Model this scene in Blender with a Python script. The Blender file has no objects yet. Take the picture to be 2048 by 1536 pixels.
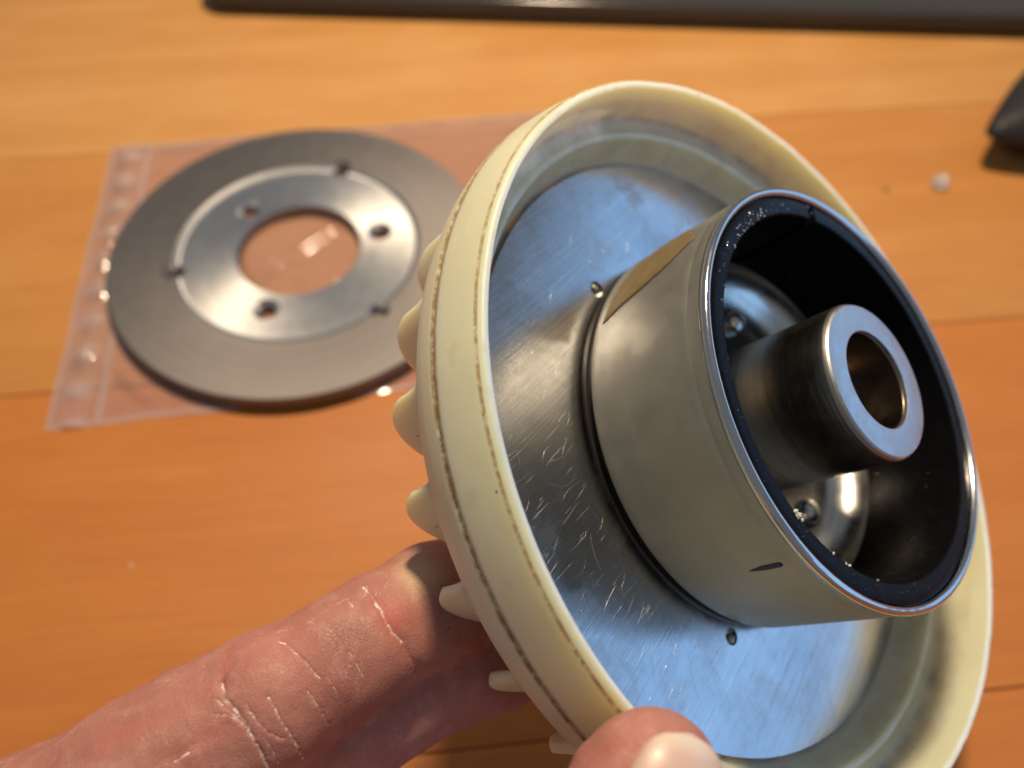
import bpy, bmesh, math, random
import numpy as np
from mathutils import Matrix, Vector, noise as mnoise
random.seed(7); rng = np.random.default_rng(7)
scene = bpy.context.scene
COL = scene.collection
MM = 0.001                                    # everything below is written in millimetres

# ------------------------------------------------------------------ camera
CAM_H = 162.13                                # the phone, 16 cm above the table
ROT = np.array([[0.99994284, 0.00606534, 0.00880490],
                [0.0, -0.82351860, 0.56728927],
                [0.01069180, -0.56725685, -0.82347153]])   # world = ROT @ (right, down, forward)
FPX = 1540.0
def at(px, py, depth):                        # a point in mm, depth along the optical axis
    return ROT @ np.array([(px-1024)/FPX*depth, (py-768)/FPX*depth, depth]) + np.array([0, 0, CAM_H])
def on_z(px, py, z=0.0):
    d = ROT @ np.array([(px-1024)/FPX, (py-768)/FPX, 1.0])
    return np.array([0, 0, CAM_H]) + d*((z-CAM_H)/d[2])
cam_d = bpy.data.cameras.new('camera'); cam = bpy.data.objects.new('camera', cam_d); COL.objects.link(cam)
r_, d_, f_ = ROT[:, 0], ROT[:, 1], ROT[:, 2]
cam.matrix_world = Matrix(((r_[0], -d_[0], -f_[0], 0), (r_[1], -d_[1], -f_[1], 0), (r_[2], -d_[2], -f_[2], CAM_H*MM), (0, 0, 0, 1)))
cam_d.sensor_width = 36; cam_d.lens = FPX/2048*36
cam_d.clip_start = 0.002; cam_d.clip_end = 20
cam_d.dof.use_dof = True; cam_d.dof.focus_distance = 0.091; cam_d.dof.aperture_fstop = 13.5
scene.camera = cam

# ------------------------------------------------------------------ light
world = bpy.data.worlds.new('World'); scene.world = world; world.use_nodes = True
bg = world.node_tree.nodes['Background']; bg.inputs[0].default_value = (0.82, 0.90, 1.0, 1); bg.inputs[1].default_value = 0.24
lamp_d = bpy.data.lights.new('desk_lamp_bulb', 'POINT'); lamp_d.energy = 9.3; lamp_d.color = (1.0, 0.80, 0.57); lamp_d.shadow_soft_size = 0.022
lamp = bpy.data.objects.new('desk_lamp_bulb', lamp_d); COL.objects.link(lamp); lamp.location = (0.015, 0.257, 0.430)
win_d = bpy.data.lights.new('window_daylight', 'AREA'); win_d.shape = 'RECTANGLE'; win_d.size = 3.0; win_d.size_y = 0.62
win_d.energy = 8.6; win_d.color = (0.24, 0.53, 1.0)
win = bpy.data.objects.new('window_daylight', win_d); COL.objects.link(win)
win.location = (1.30, -0.12, 0.27)
win.rotation_euler = (Vector((0.0, -0.12, 0.18)) - win.location).to_track_quat('-Z', 'Y').to_euler()
scene.view_settings.view_transform = 'Standard'; scene.view_settings.look = 'None'
scene.view_settings.exposure = 0.0; scene.view_settings.gamma = 1.0; scene.view_settings.use_curve_mapping = False
scene.cycles.max_bounces = 10; scene.cycles.transparent_max_bounces = 16
scene.cycles.sample_clamp_indirect = 6.0
scene.cycles.use_denoising = True

# ------------------------------------------------------------------ material helpers
def mat(name):
    m = bpy.data.materials.new(name); m.use_nodes = True
    nt = m.node_tree
    return m, nt, nt.nodes['Principled BSDF']
def N(nt, kind, **kw):
    n = nt.nodes.new(kind)
    for k, v in kw.items():
        if k.startswith('i_'):
            key = k[2:]
            key = int(key) if key.isdigit() else key.replace('_', ' ')
            n.inputs[key].default_value = v
        else: setattr(n, k, v)
    return n
def L(nt, a, b): nt.links.new(a, b)
def coords(nt, scale=(1, 1, 1), rot=(0, 0, 0), which='Object'):
    tc = N(nt, 'ShaderNodeTexCoord'); mp = N(nt, 'ShaderNodeMapping')
    mp.inputs['Scale'].default_value = scale; mp.inputs['Rotation'].default_value = rot
    L(nt, tc.outputs[which], mp.inputs['Vector']); return mp.outputs['Vector']
def noise_tex(nt, vec, scale, detail=4, rough=0.55, dist=0.0):
    n = N(nt, 'ShaderNodeTexNoise', i_Scale=scale, i_Detail=detail, i_Roughness=rough, i_Distortion=dist)
    L(nt, vec, n.inputs['Vector']); return n.outputs['Fac']
def ramp(nt, fac, stops):
    r = N(nt, 'ShaderNodeValToRGB'); e = r.color_ramp.elements
    while len(e) < len(stops): e.new(0.5)
    for k, (p, c) in enumerate(stops):
        e[k].position = p; e[k].color = (c, c, c, 1) if isinstance(c, (int, float)) else (*c, 1)
    L(nt, fac, r.inputs['Fac']); return r.outputs['Color']
def mix(nt, fac, a, b, mode='MIX'):
    m = N(nt, 'ShaderNodeMix', data_type='RGBA', blend_type=mode)
    for sock, v in ((m.inputs[0], fac), (m.inputs[6], a), (m.inputs[7], b)):
        if isinstance(v, (int, float)): sock.default_value = v
        elif isinstance(v, tuple): sock.default_value = (*v, 1)
        else: L(nt, v, sock)
    return m.outputs[2]
def math_(nt, op, a, b=None, clamp=False):
    m = N(nt, 'ShaderNodeMath', operation=op, use_clamp=clamp)
    for sock, v in zip(m.inputs, (a, b)):
        if v is None: continue
        if isinstance(v, (int, float)): sock.default_value = v
        else: L(nt, v, sock)
    return m.outputs[0]
def bump(nt, bsdf, height, strength, dist, prev=None):
    b = N(nt, 'ShaderNodeBump', i_Strength=strength, i_Distance=dist)
    L(nt, height, b.inputs['Height'])
    if prev is not None: L(nt, prev, b.inputs['Normal'])
    L(nt, b.outputs['Normal'], bsdf.inputs['Normal']); return b.outputs['Normal']
def attr(nt, name):
    return N(nt, 'ShaderNodeAttribute', attribute_name=name).outputs['Fac']

# ---- wood
def make_wood():
    m, nt, b = mat('oiled_wood')
    oi = N(nt, 'ShaderNodeObjectInfo')
    sh = N(nt, 'ShaderNodeVectorMath', operation='SCALE'); cx = N(nt, 'ShaderNodeCombineXYZ', i_X=3.1, i_Y=1.7, i_Z=0.6)
    L(nt, cx.outputs[0], sh.inputs[0]); L(nt, oi.outputs['Random'], sh.inputs['Scale'])
    tc = N(nt, 'ShaderNodeTexCoord'); ad = N(nt, 'ShaderNodeVectorMath', operation='ADD')
    L(nt, tc.outputs['Object'], ad.inputs[0]); L(nt, sh.outputs[0], ad.inputs[1])
    def mp(s):
        q = N(nt, 'ShaderNodeMapping'); q.inputs['Scale'].default_value = s; L(nt, ad.outputs[0], q.inputs['Vector']); return q.outputs[0]
    broad = noise_tex(nt, mp((3.0, 26, 26)), 2.2, 3, 0.5, 0.6)
    grain = noise_tex(nt, mp((14, 190, 190)), 3.0, 4, 0.6, 0.3)
    fleck = noise_tex(nt, mp((110, 900, 900)), 1.6, 2, 0.6)
    blot = noise_tex(nt, mp((28, 55, 55)), 1.0, 3, 0.55)
    c = ramp(nt, broad, [(0.30, (0.455, 0.147, 0.023)), (0.52, (0.49, 0.163, 0.027)), (0.72, (0.525, 0.182, 0.033))])
    c = mix(nt, ramp(nt, grain, [(0.36, 0.26), (0.60, 0.0)]), c, (0.38, 0.11, 0.016))
    c = mix(nt, ramp(nt, blot, [(0.50, 0.0), (0.72, 0.28)]), c, (0.56, 0.21, 0.048))
    c = mix(nt, ramp(nt, fleck, [(0.62, 0.0), (0.74, 0.35)]), c, (0.34, 0.10, 0.016))
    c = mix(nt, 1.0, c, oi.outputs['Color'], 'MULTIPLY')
    hs = N(nt, 'ShaderNodeHueSaturation'); L(nt, c, hs.inputs['Color'])
    L(nt, math_(nt, 'ADD', math_(nt, 'MULTIPLY', oi.outputs['Random'], 0.06), 0.97), hs.inputs['Value'])
    L(nt, hs.outputs[0], b.inputs['Base Color'])
    L(nt, ramp(nt, blot, [(0.3, 0.50), (0.7, 0.62)]), b.inputs['Roughness'])
    b.inputs['Specular IOR Level'].default_value = 0.45
    bump(nt, b, grain, 0.12, 0.0002)
    return m
WOOD = make_wood()

FACE_SHARP = 30
def simple(name, col, rough, metal=0.0, spec=0.5, noise=None, bumps=None, **kw):
    m, nt, b = mat(name)
    b.inputs['Base Color'].default_value = (*col, 1); b.inputs['Roughness'].default_value = rough
    b.inputs['Metallic'].default_value = metal; b.inputs['Specular IOR Level'].default_value = spec
    for k, v in kw.items(): b.inputs[k.replace('_', ' ')].default_value = v
    v = coords(nt)
    if noise:
        sc, amp = noise
        f = noise_tex(nt, v, sc, 4, 0.6)
        L(nt, mix(nt, f, tuple(x*(1-amp) for x in col), tuple(min(1, x*(1+amp)) for x in col)), b.inputs['Base Color'])
        L(nt, ramp(nt, noise_tex(nt, v, sc*0.6, 5, 0.65), [(0.3, max(0.02, rough*0.75)), (0.7, min(1, rough*1.3))]), b.inputs['Roughness'])
    if bumps:
        sc, st, di = bumps; bump(nt, b, noise_tex(nt, v, sc, 5, 0.6), st, di)
    return m

# ---- cream nylon of the fan ring: aged, stained in patches, dirt in the seams
def make_nylon(name, dirt_on=True):
    m, nt, b = mat(name)
    v = coords(nt)
    c = mix(nt, ramp(nt, noise_tex(nt, v, 55, 3, 0.5), [(0.35, 0.0), (0.68, 1.0)]), (0.62, 0.60, 0.42), (0.67, 0.66, 0.49))
    c = mix(nt, ramp(nt, noise_tex(nt, v, 140, 5, 0.7), [(0.60, 0.0), (0.78, 0.5)]), c, (0.50, 0.38, 0.18))
    if dirt_on:
        d = attr(nt, 'dirt')
        brk = ramp(nt, noise_tex(nt, v, 900, 5, 0.7), [(0.30, 0.10), (0.55, 1.0)])
        c = mix(nt, math_(nt, 'MULTIPLY', d, brk, True), c, (0.27, 0.165, 0.055))
        w_ = attr(nt, 'worn_lit')
        c = mix(nt, math_(nt, 'MULTIPLY', w_, ramp(nt, noise_tex(nt, v, 260, 4, 0.6), [(0.32, 0.35), (0.55, 0.9)]), True), c, (0.84, 0.84, 0.74))
        s = attr(nt, 'stain')
        c = mix(nt, math_(nt, 'MULTIPLY', s, ramp(nt, noise_tex(nt, v, 210, 5, 0.7), [(0.42, 0.0), (0.62, 0.85)]), True), c, (0.40, 0.29, 0.13))
    # dark specks and short hairline scuffs
    vo = N(nt, 'ShaderNodeTexVoronoi', i_Scale=230.0, i_Randomness=1.0); L(nt, v, vo.inputs['Vector'])
    sp = math_(nt, 'LESS_THAN', vo.outputs['Distance'], 0.045)
    c = mix(nt, math_(nt, 'MULTIPLY', sp, ramp(nt, noise_tex(nt, v, 60, 2), [(0.48, 0.0), (0.56, 0.7)])), c, (0.16, 0.10, 0.05))
    sc = noise_tex(nt, coords(nt, (260, 260, 2600)), 1.0, 2, 0.5)
    c = mix(nt, ramp(nt, sc, [(0.70, 0.0), (0.76, 0.30)]), c, (0.40, 0.30, 0.16))
    L(nt, c, b.inputs['Base Color'])
    L(nt, ramp(nt, noise_tex(nt, v, 160, 4, 0.6), [(0.3, 0.36), (0.7, 0.56)]), b.inputs['Roughness'])
    b.inputs['Subsurface Weight'].default_value = 1.0; b.inputs['Subsurface Radius'].default_value = (0.0065, 0.0048, 0.0024)
    b.inputs['Subsurface Scale'].default_value = 1.0
    n1 = bump(nt, b, noise_tex(nt, v, 500, 4, 0.6), 0.10, 0.0002)
    bump(nt, b, noise_tex(nt, v, 2600, 3, 0.6), 0.10, 0.00005, n1)
    return m
NYLON = make_nylon('aged_cream_nylon')
NYLON_BLADE = make_nylon('aged_cream_nylon_blades', False)

# ---- brushed aluminium plate with loose scratches; brush line lies 157 deg in the plate's own plane
BRUSH = math.radians(157)
def make_alu():
    m, nt, b = mat('brushed_aluminium')
    b.inputs['Metallic'].default_value = 1.0
    v = coords(nt)
    rot = coords(nt, (1, 1, 1), (0, 0, -BRUSH))
    def st(s):
        q = N(nt, 'ShaderNodeMapping'); q.inputs['Scale'].default_value = s; L(nt, rot, q.inputs['Vector']); return q.outputs[0]
    fine = noise_tex(nt, st((28, 6500, 1)), 1.0, 3, 0.65)
    coarse = noise_tex(nt, st((60, 3000, 1)), 1.0, 3, 0.6, 0.1)
    cloud = noise_tex(nt, v, 70, 5, 0.6)
    mott = noise_tex(nt, v, 900, 3, 0.55)
    c = mix(nt, ramp(nt, cloud, [(0.35, 0.0), (0.7, 1.0)]), (0.42, 0.422, 0.425), (0.53, 0.532, 0.535))
    c = mix(nt, ramp(nt, fine, [(0.35, 0.55), (0.55, 0.0)]), c, (0.28, 0.278, 0.275))
    s = attr(nt, 'scratch')
    c = mix(nt, s, c, (0.93, 0.93, 0.93))
    L(nt, c, b.inputs['Base Color'])
    r = math_(nt, 'ADD', ramp(nt, mott, [(0.30, 0.15), (0.70, 0.21)]), ramp(nt, noise_tex(nt, v, 95, 5, 0.65, 0.8), [(0.46, 0.0), (0.64, 0.13)]))
    L(nt, mix(nt, s, r, (0.55, 0.55, 0.55)), b.inputs['Roughness'])
    b.inputs['Anisotropic'].default_value = 0.42
    tv = N(nt, 'ShaderNodeVectorTransform', vector_type='VECTOR', convert_from='OBJECT', convert_to='WORLD')
    tv.inputs[0].default_value = (math.cos(BRUSH), math.sin(BRUSH), 0)
    L(nt, tv.outputs[0], b.inputs['Tangent'])
    n1 = bump(nt, b, fine, 0.22, 0.00004)
    n2 = bump(nt, b, coarse, 0.14, 0.00009, n1)
    bump(nt, b, cloud, 0.03, 0.0001, n2)
    return m
ALU = make_alu()

def turned(name, col, r0, r1, axis_scale, sc=1.0, bstr=0.2, aniso=0.0, tint=None):
    """lathe-turned steel: fine grooves run round the axis (z)"""
    m, nt, b = mat(name)
    b.inputs['Metallic'].default_value = 1.0
    tc = N(nt, 'ShaderNodeTexCoord'); sx = N(nt, 'ShaderNodeSeparateXYZ'); L(nt, tc.outputs['Object'], sx.inputs[0])
    rad = math_(nt, 'POWER', math_(nt, 'ADD', math_(nt, 'MULTIPLY', sx.outputs[0], sx.outputs[0]), math_(nt, 'MULTIPLY', sx.outputs[1], sx.outputs[1])), 0.5)
    ang = math_(nt, 'ARCTAN2', sx.outputs[1], sx.outputs[0])
    cb = N(nt, 'ShaderNodeCombineXYZ')
    L(nt, math_(nt, 'MULTIPLY', rad, axis_scale), cb.inputs[0]); L(nt, math_(nt, 'MULTIPLY', sx.outputs[2], axis_scale), cb.inputs[1])
    L(nt, math_(nt, 'MULTIPLY', math_(nt, 'SINE', ang), 1.6*sc), cb.inputs[2])
    g = noise_tex(nt, cb.outputs[0], 1.0, 4, 0.7)
    v = tc.outputs['Object']
    cl = noise_tex(nt, v, 130, 5, 0.65)
    c = mix(nt, ramp(nt, cl, [(0.35, 0.0), (0.7, 1.0)]), tuple(x*0.94 for x in col), col)
    if tint: c = mix(nt, ramp(nt, noise_tex(nt, v, 75, 4, 0.6), [(0.45, 0.0), (0.7, 0.6)]), c, tint)
    c = mix(nt, ramp(nt, g, [(0.34, 0.75 if bstr > 0.5 else 0.5 if bstr > 0.05 else 0.08), (0.52, 0.0)]), c, tuple(x*0.6 for x in col))
    L(nt, c, b.inputs['Base Color'])
    L(nt, ramp(nt, noise_tex(nt, v, 260, 4, 0.6), [(0.3, r0), (0.7, r1)]), b.inputs['Roughness'])
    if aniso:
        b.inputs['Anisotropic'].default_value = aniso
        tg = N(nt, 'ShaderNodeTangent', direction_type='RADIAL', axis='Z'); L(nt, tg.outputs[0], b.inputs['Tangent'])
    bump(nt, b, g, bstr, 0.00005)
    return m
CUP_STEEL = turned('zinc_plated_steel', (0.38, 0.375, 0.35), 0.50, 0.62, 300, 1.0, 0.03, 0.0, tint=(0.34, 0.315, 0.25))
RIM_STEEL = turned('polished_rim_steel', (0.52, 0.51, 0.50), 0.12, 0.20, 900, 1.0, 0.06)
SLEEVE_STEEL = turned('turned_dark_steel', (0.36, 0.32, 0.265), 0.28, 0.40, 1500, 0.6, 0.8, 0.5)
FACE_STEEL = simple('matt_end_face_steel', (0.50, 0.50, 0.50), 0.44, 1.0, noise=(900, 0.10), bumps=(2600, 0.25, 0.00005))
PLATE_STEEL = turned('bright_plate_steel', (0.58, 0.555, 0.51), 0.18, 0.28, 700, 1.0, 0.15)
DISC_STEEL = turned('turned_disc_steel', (0.25, 0.225, 0.21), 0.50, 0.56, 1500, 0.8, 0.10, 0.3)
RECESS_STEEL = turned('turned_recess_steel', (0.60, 0.58, 0.56), 0.42, 0.48, 1500, 0.8, 0.20, 0.7)
MAGNET = simple('black_ferrite', (0.0045, 0.0045, 0.0055), 0.24, spec=0.05, noise=(700, 0.5), bumps=(1500, 0.35, 0.00012))
CHIP = simple('pale_swarf', (0.62, 0.58, 0.52), 0.5, bumps=(2500, 0.5, 0.0002))
GLINT = simple('bright_swarf', (0.85, 0.85, 0.87), 0.15, 1.0)
TAPE = simple('brown_tape', (0.165, 0.115, 0.046), 0.55, noise=(500, 0.28), bumps=(1800, 0.25, 0.0001))
INK = simple('blue_black_ink', (0.008, 0.011, 0.06), 0.6)
HOLE_DARK = simple('dark_gap_metal', (0.03, 0.027, 0.025), 0.35, 0.6)
LAPTOP_M = simple('dark_anodised_case', (0.060, 0.052, 0.046), 0.15, 0.35, noise=(900, 0.12), bumps=(5000, 0.10, 0.00003))
RUBBER = simple('black_rubber', (0.015, 0.015, 0.015), 0.7)
MOUSE_M = simple('black_soft_plastic', (0.012, 0.011, 0.010), 0.6, noise=(900, 0.2), bumps=(6000, 0.10, 0.00003))
MOUSE_S = simple('gloss_black_plastic', (0.022, 0.016, 0.013), 0.20)
SPECK = simple('pale_dust', (0.72, 0.62, 0.52), 0.7)
CRUMB = simple('dark_crumb', (0.20, 0.09, 0.03), 0.7)
NAIL_EDGE = simple('nail_free_edge', (0.80, 0.76, 0.70), 0.4)

def make_film():
    m, nt, b = mat('clear_polythene')
    out = nt.nodes['Material Output']; nt.nodes.remove(b)
    v = coords(nt)
    bp_ = N(nt, 'ShaderNodeBump', i_Strength=1.0, i_Distance=0.0022); rm = N(nt, 'ShaderNodeTexNoise', noise_type='RIDGED_MULTIFRACTAL', i_Scale=75.0, i_Detail=3.0, i_Roughness=0.5); L(nt, v, rm.inputs['Vector']); L(nt, rm.outputs['Fac'], bp_.inputs['Height'])
    tr = N(nt, 'ShaderNodeBsdfTransparent'); tr.inputs[0].default_value = (0.985, 0.975, 0.975, 1)
    df = N(nt, 'ShaderNodeBsdfDiffuse'); df.inputs[0].default_value = (0.80, 0.74, 0.76, 1)
    tl_ = N(nt, 'ShaderNodeBsdfTranslucent'); tl_.inputs[0].default_value = (0.80, 0.74, 0.76, 1)
    dd = N(nt, 'ShaderNodeMixShader', i_0=0.5); L(nt, df.outputs[0], dd.inputs[1]); L(nt, tl_.outputs[0], dd.inputs[2])
    m1 = N(nt, 'ShaderNodeMixShader'); L(nt, math_(nt, 'ADD', math_(nt, 'MULTIPLY', attr(nt, 'thick'), 0.50), 0.14, True), m1.inputs[0])
    L(nt, tr.outputs[0], m1.inputs[1]); L(nt, dd.outputs[0], m1.inputs[2])
    gl = N(nt, 'ShaderNodeBsdfGlossy', i_Roughness=0.09); L(nt, bp_.outputs[0], gl.inputs['Normal'])
    fr = N(nt, 'ShaderNodeFresnel', i_IOR=1.5); L(nt, bp_.outputs[0], fr.inputs['Normal'])
    m2 = N(nt, 'ShaderNodeMixShader'); L(nt, math_(nt, 'MINIMUM', fr.outputs[0], 0.34), m2.inputs[0]); L(nt, m1.outputs[0], m2.inputs[1]); L(nt, gl.outputs[0], m2.inputs[2])
    L(nt, m2.outputs[0], out.inputs['Surface'])
    return m
FILM = make_film()
def make_clear():
    m, nt, b = mat('clear_plastic_chip')
    b.inputs['Transmission Weight'].default_value = 0.75; b.inputs['Roughness'].default_value = 0.12; b.inputs['IOR'].default_value = 1.5
    b.inputs['Base Color'].default_value = (0.95, 0.93, 0.92, 1)
    return m
CLEAR = make_clear()

_fa = at(862, 1212, 104.0)-at(405, 1490, 92); FINGER_AXIS = tuple(float(x) for x in _fa/np.linalg.norm(_fa))
def make_skin():
    m, nt, b = mat('dry_skin')
    v = coords(nt)
    c = mix(nt, ramp(nt, noise_tex(nt, v, 90, 4, 0.6), [(0.35, 0.0), (0.68, 1.0)]), (0.355, 0.135, 0.106), (0.43, 0.195, 0.155))
    c = mix(nt, ramp(nt, noise_tex(nt, v, 420, 4, 0.6), [(0.50, 0.0), (0.75, 0.45)]), c, (0.54, 0.30, 0.245))
    c = mix(nt, math_(nt, 'MULTIPLY', attr(nt, 'red'), 0.75), c, (0.50, 0.115, 0.085))
    c = mix(nt, math_(nt, 'MULTIPLY', attr(nt, 'callus'), 0.75), c, (0.66, 0.46, 0.26))
    vo = N(nt, 'ShaderNodeTexVoronoi', feature='DISTANCE_TO_EDGE', i_Scale=1900.0); 
    dist = N(nt, 'ShaderNodeMix', data_type='VECTOR'); 
    nz = N(nt, 'ShaderNodeTexNoise', i_Scale=700.0, i_Detail=2.0); L(nt, v, nz.inputs['Vector'])
    dist.inputs[0].default_value = 0.0011; L(nt, v, dist.inputs[4]); L(nt, nz.outputs['Color'], dist.inputs[5]); L(nt, dist.outputs[1], vo.inputs['Vector'])
    cell = ramp(nt, vo.outputs['Distance'], [(0.0, 0.0), (0.11, 1.0)])
    grime_shade = math_(nt, 'MULTIPLY', attr(nt, 'grime_shade'), ramp(nt, vo.outputs['Distance'], [(0.0, 0.65), (0.08, 0.12)]), True)
    c = mix(nt, grime_shade, c, (0.10, 0.045, 0.03))
    vl = N(nt, 'ShaderNodeTexVoronoi', feature='DISTANCE_TO_EDGE', i_Scale=330.0)
    dl = N(nt, 'ShaderNodeMix', data_type='VECTOR'); dl.inputs[0].default_value = 0.004; L(nt, v, dl.inputs[4]); L(nt, nz.outputs['Color'], dl.inputs[5]); L(nt, dl.outputs[1], vl.inputs['Vector'])
    net = math_(nt, 'MULTIPLY', ramp(nt, vl.outputs['Distance'], [(0.0, 1.0), (0.030, 0.0)]), ramp(nt, noise_tex(nt, v, 210, 3, 0.6), [(0.48, 0.0), (0.72, 0.34)]), True)
    c = mix(nt, net, c, (0.74, 0.56, 0.50))
    dry = math_(nt, 'MULTIPLY', attr(nt, 'dry'), ramp(nt, noise_tex(nt, v, 1500, 4, 0.7), [(0.30, 0.35), (0.50, 1.0)]), True)
    c = mix(nt, dry, c, (0.88, 0.78, 0.74))
    L(nt, c, b.inputs['Base Color'])
    L(nt, mix(nt, dry, ramp(nt, noise_tex(nt, v, 600, 4, 0.6), [(0.3, 0.52), (0.7, 0.70)]), (0.75, 0.75, 0.75)), b.inputs['Roughness'])
    b.inputs['Subsurface Weight'].default_value = 0.12; b.inputs['Subsurface Radius'].default_value = (0.0018, 0.0007, 0.0005)
    b.inputs['Subsurface Scale'].default_value = 1.0
    n1 = bump(nt, b, cell, 0.26, 0.00010)
    dp = N(nt, 'ShaderNodeVectorMath', operation='DOT_PRODUCT'); L(nt, v, dp.inputs[0]); dp.inputs[1].default_value = FINGER_AXIS
    sc_ = N(nt, 'ShaderNodeVectorMath', operation='SCALE'); sc_.inputs[0].default_value = tuple(x*1500 for x in FINGER_AXIS); L(nt, dp.outputs['Value'], sc_.inputs['Scale'])
    vs_ = N(nt, 'ShaderNodeVectorMath', operation='SCALE'); L(nt, v, vs_.inputs[0]); vs_.inputs['Scale'].default_value = 260
    ad_ = N(nt, 'ShaderNodeVectorMath', operation='ADD'); L(nt, sc_.outputs[0], ad_.inputs[0]); L(nt, vs_.outputs[0], ad_.inputs[1])
    n1 = bump(nt, b, noise_tex(nt, ad_.outputs[0], 1.0, 4, 0.65), 0.28, 0.00022, n1)
    n2 = bump(nt, b, noise_tex(nt, v, 330, 4, 0.65), 0.30, 0.0005, n1)
    bump(nt, b, noise_tex(nt, v, 2600, 4, 0.65), 0.30, 0.00008, n2)
    return m
SKIN = make_skin()
def make_nail():
    m, nt, b = mat('finger_nail')
    v = coords(nt)
    c = mix(nt, noise_tex(nt, v, 300, 3, 0.6), (0.54, 0.36, 0.29), (0.62, 0.45, 0.37))
    c = mix(nt, attr(nt, 'free_edge'), c, (0.66, 0.55, 0.44))
    L(nt, c, b.inputs['Base Color']); b.inputs['Roughness'].default_value = 0.36
    b.inputs['Subsurface Weight'].default_value = 0.15; b.inputs['Subsurface Radius'].default_value = (0.001, 0.0005, 0.0003); b.inputs['Subsurface Scale'].default_value = 1.0
    bump(nt, b, noise_tex(nt, v, 700, 4, 0.65), 0.25, 0.00015)
    return m
NAIL = make_nail()

# ------------------------------------------------------------------ object helpers (all geometry in mm, stored in metres)
def link(name, me, material=None, parent=None, smooth=True):
    o = bpy.data.objects.new(name, me); COL.objects.link(o)
    if material is not None and not me.materials: me.materials.append(material)
    if parent is not None: o.parent = parent
    if smooth is not None:
        me.polygons.foreach_set('use_smooth', [bool(smooth)]*len(me.polygons))
    return o
def sharp(me, deg=35):
    me.set_sharp_from_angle(angle=math.radians(deg))
def tag(o, label, cat=None, group=None, kind=None):
    if label: o['label'] = label
    if cat: o['category'] = cat
    if group: o['group'] = group
    if kind: o['kind'] = kind
    return o
def mesh(name, verts, faces):
    me = bpy.data.meshes.new(name); me.from_pydata([tuple(np.asarray(v, float)*MM) for v in verts], [], faces); me.update(); return me
def set_attr(me, name, values):
    at_ = me.attributes.new(name, 'FLOAT', 'POINT'); at_.data.foreach_set('value', np.asarray(values, np.float32))
def fix_normals(me):
    bm = bmesh.new(); bm.from_mesh(me); bmesh.ops.recalc_face_normals(bm, faces=bm.faces[:]); bm.to_mesh(me); bm.free()
def lathe(name, prof, seg=192, closed=True, wob=None, attrs=None):
    """prof: list of (r, z); a closed loop when closed. wob(r, z, angle) -> (dr, dz)"""
    vs = []; n = len(prof)
    for i in range(seg):
        a = 2*math.pi*i/seg; ca, sa = math.cos(a), math.sin(a)
        for r, z in prof:
            dr, dz = wob(r, z, a) if wob else (0, 0)
            vs.append(((r+dr)*ca, (r+dr)*sa, z+dz))
    fs = []
    for i in range(seg):
        j = (i+1) % seg
        for k in range(n if closed else n-1):
            l = (k+1) % n
            fs.append((i*n+k, j*n+k, j*n+l, i*n+l))
    me = mesh(name, vs, fs); fix_normals(me)
    if attrs:
        for an, f in attrs.items():
            set_attr(me, an, [f(k, 2*math.pi*i/seg) for i in range(seg) for k in range(n)])
    return me
def refine(prof, step):
    out = []
    for k in range(len(prof)):
        (r0, z0), (r1, z1) = prof[k], prof[(k+1) % len(prof)]
        n = max(1, int(math.hypot(r1-r0, z1-z0)/step))
        for i in range(n): out.append((r0+(r1-r0)*i/n, z0+(z1-z0)*i/n))
    return out
def rounded_loop(w, d, rad, inset, z, seg=10):
    pts = []
    w2, d2, rr = w/2-inset, d/2-inset, max(rad-inset, 0.4)
    for cx, cy, a0 in ((w2-rr, d2-rr, 0), (-w2+rr, d2-rr, 90), (-w2+rr, -d2+rr, 180), (w2-rr, -d2+rr, 270)):
        for k in range(seg+1):
            a = math.radians(a0+90*k/seg); pts.append((cx+rr*math.cos(a), cy+rr*math.sin(a), z))
    return pts
def slab(name, w, d, rad, levels):
    vs, fs = [], []; n = None
    for z, ins in levels:
        lp = rounded_loop(w, d, rad, ins, z); n = len(lp); vs += lp
    for k in range(len(levels)-1):
        for i in range(n):
            j = (i+1) % n; fs.append((k*n+i, k*n+j, (k+1)*n+j, (k+1)*n+i))
    fs.append(tuple(reversed(range(n)))); fs.append(tuple(range((len(levels)-1)*n, len(levels)*n)))
    return mesh(name, vs, fs)
def cut(me, cutters):
    """carve holes out of a mesh with real boolean geometry"""
    base = bpy.data.objects.new('tmp', me); COL.objects.link(base); tmp = []
    for c in cutters:
        o = bpy.data.objects.new('tmpc', c); COL.objects.link(o); tmp.append(o)
        md = base.modifiers.new('b', 'BOOLEAN'); md.operation = 'DIFFERENCE'; md.solver = 'EXACT'; md.object = o
    dg = bpy.context.evaluated_depsgraph_get(); dg.update()
    new = bpy.data.meshes.new_from_object(base.evaluated_get(dg))
    for o in tmp+[base]: bpy.data.objects.remove(o)
    return new
def solid_lathe(prof, seg=40, centre=(0, 0)):
    """closed solid from an open profile whose ends lie on the axis"""
    vs, fs = [], []; n = len(prof)
    for i in range(seg):
        a = 2*math.pi*i/seg
        for r, z in prof: vs.append((centre[0]+r*math.cos(a), centre[1]+r*math.sin(a), z))
    for i in range(seg):
        j = (i+1) % seg
        for k in range(n-1): fs.append((i*n+k, j*n+k, j*n+k+1, i*n+k+1))
    fs.append(tuple(i*n for i in reversed(range(seg)))); fs.append(tuple(i*n+n-1 for i in range(seg)))
    me = mesh('solid', vs, fs); fix_normals(me); return me
def dome(name, r, h, seg=20, rings=6, base=0.0):
    prof = [(r, 0), (r, base)] + [(r*math.cos(math.pi/2*k/rings), base+h*math.sin(math.pi/2*k/rings)) for k in range(1, rings)] + [(0.02, base+h)]
    return solid_lathe(prof, seg)

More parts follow.
